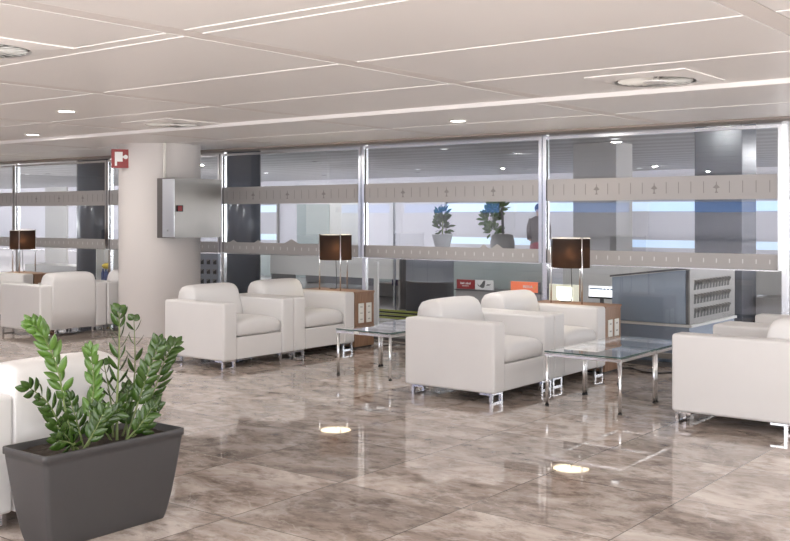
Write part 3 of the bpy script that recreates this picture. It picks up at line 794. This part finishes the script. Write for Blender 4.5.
tag(obj('glass_screen', B((-8.25, -6.80, 12.0, 12.02, .02, .84)), 'greenglass'), 'frosted green-grey glass screen above the red and orange signs', 'screen')
# desk under the signs
t = thing('sign_desk', 'grey desk carrying the red, white and orange signs behind the glass', 'desk', (-7.3, 11.75, 0))
obj('desk_front', B((-.66, .66, -.12, -.10, 0, .425)), 'greypanel', t); obj('desk_top', B((-.68, .68, -.13, .2, .425, .445)), 'darkgrey', t)
for x in (-.64, .64): obj('end_panel', B((x - .02, x + .02, -.10, .18, 0, .425)), 'greypanel', t)
# signs
t = thing('red_sign', 'dark red sign with two lines of white lettering, left on the desk', 'sign', (-7.82, 11.66, .446))
obj('board', B((-.145, .145, 0, .02, 0, .125)), 'darkred', t)
bm = bmesh.new(); x = -.085
for k, w in enumerate((.012, .016, .010, .014, 0, .012, .014, .012, .014, .010)):
    if w: box(bm, x, x + w * .8, -.002, -.0003, .062, .062 + (.030 if k % 3 == 0 else .022))
    x += .0175
x = -.055
for k in range(8): box(bm, x, x + .008, -.002, -.0003, .034, .046); x += .0145
obj('lettering', bm, 'sign_white', t)
t = thing('picture_board', 'white board with a dark bird-like graphic, beside the red sign', 'sign', (-7.52, 11.66, .446))
obj('board', B((-.145, .145, 0, .02, 0, .13)), 'sign_white', t)
bm = bmesh.new(); prism(bm, [(-.11, .075), (-.07, .05), (-.035, .085), (-.01, .12), (.02, .125), (.015, .07), (-.0, .03), (-.03, .02), (-.06, .035), (-.09, .045)], -.002, -.0004, 'y')
prism(bm, [(.03, .055), (.09, .06), (.115, .085), (.09, .075), (.05, .075)], -.002, -.0004, 'y'); obj('graphic', bm, 'graphic', t)
t = thing('orange_sign', 'orange-red light box sign with white lettering and yellow swoosh', 'sign', (-6.86, 11.60, .446))
obj('board', B((-.205, .205, 0, .05, 0, .135)), 'orange', t); obj('frame', B((.206, .222, 0, .05, 0, .135)), 'darkgrey', t)
text_obj('lettering', 'IBERIA', .052, 'sign_white', t, (.055, -.003, .072), (PI / 2, 0, 0))
bm = bmesh.new(); prism(bm, [(.135, .045), (.155, .05), (.185, .105), (.170, .090), (.155, .065)], -.004, -.001, 'y'); obj('swoosh', bm, 'yellow', t)
t = thing('blue_sign', 'navy blue banner with white lettering left of the drum kiosk', 'sign', (-10.05, 13.25, .30))
obj('board', B((-.29, .27, 0, .03, 0, .15)), 'navy', t)
bm = bmesh.new()
prism(bm, [(-.09, .05), (-.075, .05), (-.055, .10), (-.07, .10)], -.003, -.001, 'y'); prism(bm, [(-.055, .10), (-.045, .10), (-.03, .05), (-.042, .05)], -.003, -.001, 'y')
for x, z0, z1 in ((-.015, .05, .075), (.035, .0, .15), (.075, .055, .075), (.10, .055, .075), (.14, .0, .15), (.235, .0, .15)): box(bm, x, x + .018, -.003, -.001, z0, z1)
obj('lettering', bm, 'sign_white', t)
obj('sign_post', B((-.25, -.23, 0, .03, -.30, 0), (.23, .25, 0, .03, -.30, 0)), 'darkgrey', t)
t = thing('bag_rack', 'small black pictogram boxes with yellow below the navy banner', 'sign', (-9.80, 13.1, .20))
for k, x in enumerate((-.16, 0, .10)):
    b_ = obj('pictogram_box', B((x - .045, x + .04, 0, .05, 0, .085)), 'black', t)
    bm = bmesh.new(); s = .018
    if k == 1: box(bm, x - .038, x - .028, -.002, -.0005, .01, .075); box(bm, x + .024, x + .034, -.002, -.0005, .01, .075)
    prism(bm, [(x - s, .03), (x + s, .03), (x, .065)], -.002, -.0005, 'y'); obj('pictogram', bm, 'yellow' if k == 1 else 'sign_white', b_)
obj('rack_post', B((-.18, -.16, .01, .04, -.20, 0), (.11, .13, .01, .04, -.20, 0)), 'darkgrey', t)
# lime striped barrier
t = thing('barrier', 'low barrier with lime and black stripes on the concourse floor', 'barrier', (-8.65, 11.2, 0))
for z in (.015, .065, .115): obj('lime_rail', B((-.55, .50, 0, .02, z, z + .022)), 'lime', t)
for z in (.040, .092): obj('dark_rail', B((-.55, .50, .002, .018, z, z + .020)), 'black', t)
for x in (-.52, -.02, .46): obj('post', B((x, x + .03, .02, .04, 0, .15)), 'brushed', t)
tag(obj('white_post', B((-8.50, -8.44, 10.5, 10.54, 0, .84)), 'whitepanel'), 'slim white post right of the middle wooden lamp table, behind glass', 'post')
counter('grey_counter', 'grey counter low beyond the lime barrier', -11.4, -10.3, 14.2, 14.8, .02, .22, 'greypanel', 'darkgrey')
# lit panel with rounded opening and screen
t = thing('lit_panel', 'cream lit panel with a rounded glowing opening behind the right lamp', 'panel', (-5.97, 11.0, 0))
obj('panel_board', B((-.21, .21, 0, .06, .40, .615)), 'cream', t); obj('panel_leg', B((-.18, -.15, .01, .05, 0, .40), (.15, .18, .01, .05, 0, .40)), 'darkgrey', t)
bm = bmesh.new(); pts = [(-.08 + .05 * (1 + math.cos(a)) , .48 - .05 * (1 - 0) + .05 * math.sin(a) + .0) for a in [PI + PI / 2 * k / 6 for k in range(7)]]
prism(bm, [(-.08, .59), (-.08, .47)] + [(-.03 + .05 * math.cos(a), .47 + .05 * math.sin(a)) for a in [PI + PI / 2 * k / 6 for k in range(1, 7)]] + [(.14, .42), (.14, .59)], -.004, -.001, 'y'); obj('opening', bm, 'creamglow', t)
t = thing('display_screen', 'bright white screen with blue text line, right of the lamp rods', 'screen', (-5.46, 11.0, 0))
obj('screen_panel', B((-.16, .16, 0, .03, .49, .615)), 'screen', t); obj('screen_bezel', B((-.165, .165, -.002, .032, .470, .489)), 'black', t)
obj('screen_stand', B((-.02, .02, .01, .03, .02, .47), (-.12, .12, -.06, .10, 0, .02)), 'darkgrey', t)
bm = bmesh.new(); box(bm, -.15, .02, -.002, -.0005, .578, .592); 
for x in (.03, .075, .12): box(bm, x, x + .03, -.002, -.0005, .576, .592)
box(bm, -.12, .0, -.002, -.0005, .548, .553); obj('text_line', bm, 'ink', t)
tag(obj('grey_partition', B((-7.05, -5.1, 13.0, 13.05, 0, .78)), 'whitepanel'), 'pale grey partition behind the screen and the right lamp', 'partition')
counter('service_counter', 'white counter behind glass at the right, above the farthest white armchair', -4.5, -3.2, 13.0, 13.5, .45, .86, 'whitepanel', 'greypanel')
counter('grey_counter', 'grey-brown low counter below the white counter at far right', -4.08, -3.2, 12.3, 12.8, .02, .44, 'greypanel', 'darkgrey')
# bottles on small shelf, far left
t = thing('pale_shelf', 'narrow pale shelf unit behind the far left glass, above the white armchairs', 'shelf', (-15.0, 11.0, 0))
obj('back_panel', B((-.20, .20, .16, .18, 0, .90)), 'whitepanel', t); obj('side_panel', B((-.20, -.18, 0, .16, 0, .90), (.18, .20, 0, .16, 0, .90)), 'whitepanel', t); obj('shelf_board', B((-.18, .18, 0, .16, .28, .31)), 'whitepanel', t)
for k, x in enumerate((-.08, 0.0, .08)):
    bm = bmesh.new(); n = 16
    loft(bm, [[(r * math.cos(2 * PI * q / n), r * math.sin(2 * PI * q / n), z) for q in range(n)] for r, z in ((.034, 0), (.034, .13), (.014, .17), (.013, .20))])
    b_ = obj('bottle', bm, 'bluebottle', smooth=True, loc=(-15.0 + x, 11.06, .311)); tag(b_, ('left', 'middle', 'right')[k] + ' of three blue bottles on the pale shelf at far left', 'bottle', 'blue bottles on the pale shelf')
bm = bmesh.new(); bmesh.ops.create_uvsphere(bm, u_segments=20, v_segments=12, radius=.085); bmesh.ops.scale(bm, vec=(1, 1, .62), verts=bm.verts[:])
tag(obj('yellow_bowl', bm, 'yellow', smooth=True, loc=(-15.0, 11.18 - .10, .564)), 'yellow rounded object resting on the blue bottles at far left', 'bowl')
counter('grey_counter', 'long grey counter behind the far left lamp', -19.3, -17.5, 12.2, 12.8, .24, .40, 'greypanel', 'darkgrey')
tag(obj('display_board', B((-27.4, -26.3, 18.0, 18.06, 0, 2.3)), 'greypanel'), 'tall grey-white panel seen through the far left glazing', 'panel')
tag(obj('display_board', B((-15.9, -15.0, 18.0, 18.06, 0, 1.75)), 'whitepanel'), 'bright white panel above the middle lamp, behind the glass', 'panel')
tag(obj('display_board', B((-17.05, -16.0, 18.1, 18.16, 0, 1.72)), 'greenglass'), 'pale greenish panel left of the white panel above the middle lamp', 'panel')

# added far windows; glowing panes imitate window bands reflected in the partition
FW = [(-27.0, -24.4), (-17.4, -12.6), (-12.3, -9.7), (-9.4, -6.5), (-6.2, -3.0)]
for i, (a, b) in enumerate(FW):
    w = struct('window_%d' % (20 + i), B((a - .05, a, 24.9, 25, .3, 1.9), (b, b + .05, 24.9, 25, .3, 1.9), (a, b, 24.9, 25, 1.85, 1.9), (a, b, 24.9, 25, .3, .35)), 'greypanel')
    obj('upper_reflection_pane', B((a, b, 24.95, 24.99, 1.56, 1.80)), 'daylight', w)
    obj('blind', B((a, b, 24.95, 24.99, .82, 1.56)), 'palewall', w)
    obj('lower_reflection_pane', B((a, b, 24.95, 24.99, .62, .82)), 'daylight', w)
    obj('spandrel', B((a, b, 24.95, 24.99, .35, .62)), 'palewall', w)

# potted plant on the drum, small tree and a standing person farther off
def bush(bm, c, r, n, l, w):
    for _ in range(n):
        v = Vector((random.gauss(0, 1), random.gauss(0, 1), random.gauss(0, 1))).normalized() * random.uniform(.3, 1)
        p = Vector(c) + Vector((v.x * r[0], v.y * r[1], v.z * r[2]))
        leaflet(bm, p, Vector((v.x, v.y, v.z + .4)), Vector((random.uniform(-1, 1), -1, .6)), l, w)
t = thing('drum_plant', 'dark green plant in a white pot on the drum kiosk behind glass', 'plant', (-8.80, 12.5, .95))
bm = bmesh.new(); n = 20
loft(bm, [[(r * math.cos(2 * PI * q / n), r * math.sin(2 * PI * q / n), z) for q in range(n)] for r, z in ((.10, 0), (.15, .20), (.16, .22), (.14, .22), (.13, .19))]); obj('pot', bm, 'pot_white', t, smooth=True)
bm = bmesh.new(); bush(bm, (0, 0, .36), (.11, .11, .16), 70, .10, .022); bush(bm, (0, 0, .53), (.08, .08, .08), 30, .10, .02)
fo = obj('foliage', bm, 'leaf', t); bm = bmesh.new(); tube(bm, [(0, 0, .19), (.01, 0, .5)], .012, 8); obj('stem', bm, 'stalk', fo)
t = thing('indoor_tree', 'pale green indoor tree in a dark round tub far behind the glass', 'tree', (-12.5, 20, 0))
bm = bmesh.new(); bush(bm, (-.22, 0, 1.42), (.20, .2, .22), 110, .16, .04); bush(bm, (-.05, 0, 1.62), (.2, .2, .12), 70, .16, .04); bush(bm, (-.15, 0, 1.12), (.16, .16, .12), 60, .14, .04); obj('foliage', bm, 'leaf_light', t)
bm = bmesh.new(); tube(bm, smooth_path([(.12, 0, .8), (.11, 0, 1.2), (.08, 0, 1.65)]), .03, 8); obj('trunk', bm, 'graphic', t)
bm = bmesh.new(); loft(bm, [[(.1 + r * math.cos(2 * PI * q / n), r * math.sin(2 * PI * q / n), z) for q in range(n)] for r, z in ((.20, 0), (.27, .5), (.28, .85), (.24, 1.0), (.14, 1.03))]); obj('tub', bm, 'greypanel', t, smooth=True)

def person(loc, rz):
    t = thing('person', 'standing person in a grey-brown jacket and red skirt, far behind the glass', 'person', loc, rz)
    J = [(0, 0, .92), (0, .01, 1.10), (0, .01, 1.30), (0, 0, 1.40), (0, -.01, 1.47), (0, -.02, 1.56), (0, -.01, 1.64),
         (.16, 0, 1.35), (.20, .02, 1.10), (.19, -.06, .88), (-.16, 0, 1.35), (-.20, .02, 1.10), (-.19, -.06, .88),
         (.09, 0, .86), (.09, -.01, .48), (.09, .02, .08), (.09, -.13, .03), (-.09, 0, .86), (-.09, -.01, .48), (-.09, .02, .08), (-.09, -.13, .03)]
    Ed = [(0, 1), (1, 2), (2, 3), (3, 4), (4, 5), (5, 6), (2, 7), (7, 8), (8, 9), (2, 10), (10, 11), (11, 12), (0, 13), (13, 14), (14, 15), (15, 16), (0, 17), (17, 18), (18, 19), (19, 20)]
    Rd = [.13, .12, .12, .06, .05, .085, .06, .055, .042, .03, .055, .042, .03, .085, .055, .038, .03, .085, .055, .038, .03]
    me = bpy.data.meshes.new('body'); me.from_pydata(J, Ed, []); o = bpy.data.objects.new('body', me); C.objects.link(o); o.parent = t
    o.modifiers.new('skin', 'SKIN'); s = o.modifiers.new('sub', 'SUBSURF'); s.levels = 2; s.render_levels = 2
    for v, r in zip(me.skin_vertices[0].data, Rd): v.radius = (r, r)
    me.skin_vertices[0].data[0].use_root = True
    bpy.context.view_layer.update()
    me2 = bpy.data.meshes.new_from_object(o.evaluated_get(bpy.context.evaluated_depsgraph_get())); o.modifiers.clear(); o.data = me2; me2.materials.append(M['skin'])
    for p in me2.polygons: p.use_smooth = True
    n = 20
    def ell(rx, ry, z, y=0): return [(rx * math.cos(2 * PI * q / n), y + ry * math.sin(2 * PI * q / n), z) for q in range(n)]
    bm = bmesh.new(); loft(bm, [ell(.19, .15, .82), ell(.165, .135, 1.08), ell(.20, .14, 1.28), ell(.19, .11, 1.38), ell(.08, .075, 1.44)], cap=False)
    for s in (-1, 1): tube(bm, [(s * .15, 0, 1.37), (s * .205, .01, 1.2), (s * .215, .02, 1.08), (s * .205, -.04, .92)], [.07, .066, .06, .05], 12)
    obj('jacket', bm, 'jacket', t, smooth=True)
    bm = bmesh.new(); loft(bm, [ell(.17, .14, .90), ell(.20, .17, .75), ell(.21, .18, .48)], cap=False); obj('skirt', bm, 'skirt', t, smooth=True)
    bm = bmesh.new(); bmesh.ops.create_uvsphere(bm, u_segments=20, v_segments=12, radius=.108); bmesh.ops.scale(bm, vec=(.88, 1, 1.0), verts=bm.verts[:])
    bmesh.ops.translate(bm, vec=(0, .022, 1.615), verts=bm.verts[:]); obj('hair', bm, 'hair', t, smooth=True)
    bm = bmesh.new()
    for s in (-1, 1): box(bm, s * .03 - .01, s * .03 + .01, -.105, -.09, 1.585, 1.597)
    obj('eyes', bm, 'black', t)
    return t
person((-11.45, 20.0, 0), math.radians(25))

# ------------------------------------------------------------------ daylight, camera
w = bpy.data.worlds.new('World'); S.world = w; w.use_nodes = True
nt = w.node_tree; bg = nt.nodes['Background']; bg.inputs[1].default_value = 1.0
tc = nt.nodes.new('ShaderNodeTexCoord'); sp = nt.nodes.new('ShaderNodeSeparateXYZ'); rp = nt.nodes.new('ShaderNodeValToRGB')   # pale sky; bright lower half added as unseen ground to light the ceiling
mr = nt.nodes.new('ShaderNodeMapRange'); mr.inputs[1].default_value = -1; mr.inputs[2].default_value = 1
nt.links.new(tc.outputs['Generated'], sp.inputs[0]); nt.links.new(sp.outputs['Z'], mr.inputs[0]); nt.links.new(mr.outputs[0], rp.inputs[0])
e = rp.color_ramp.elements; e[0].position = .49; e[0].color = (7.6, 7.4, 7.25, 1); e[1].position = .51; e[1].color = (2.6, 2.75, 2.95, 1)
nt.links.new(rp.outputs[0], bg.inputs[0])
def portal(loc, rot, sx):
    l = bpy.data.lights.new('window_portal', 'AREA'); l.shape = 'RECTANGLE'; l.size = sx; l.size_y = 2.18; l.cycles.is_portal = True
    o = bpy.data.objects.new('window_portal', l); C.objects.link(o); o.location = loc; o.rotation_euler = rot
for a, b in WX: portal(((a + b) / 2, YB - .22, 1.19), (-PI / 2, 0, PI), b - a)
for a, b in WY: portal((3.42, (a + b) / 2, 1.19), (PI / 2, 0, PI / 2), b - a)
for a, b in ((10, 17), (17.4, 24.6)):
    portal((3.42, (a + b) / 2, 1.27), (PI / 2, 0, PI / 2), b - a); portal((-48.22, (a + b) / 2, 1.27), (PI / 2, 0, -PI / 2), b - a)
cam = bpy.data.cameras.new('camera'); co = bpy.data.objects.new('camera', cam); C.objects.link(co)
co.location = (0, 0, 1.45); co.rotation_euler = (PI / 2, 0, math.radians(37.8))
cam.sensor_width = 36; cam.lens = 1022 / 790 * 36; cam.shift_y = -55 / 790; cam.clip_end = 200
S.camera = co
S.view_settings.view_transform = 'Standard'; S.view_settings.look = 'None'; S.view_settings.gamma = 1.0; S.view_settings.exposure = 0.42
S.view_settings.use_curve_mapping = False
S.cycles.max_bounces = 10; S.cycles.diffuse_bounces = 5; S.cycles.glossy_bounces = 5; S.cycles.transparent_max_bounces = 16; S.cycles.transmission_bounces = 6
S.cycles.use_denoising = True; S.cycles.caustics_reflective = False; S.cycles.caustics_refractive = False
S.cycles.sample_clamp_indirect = 8
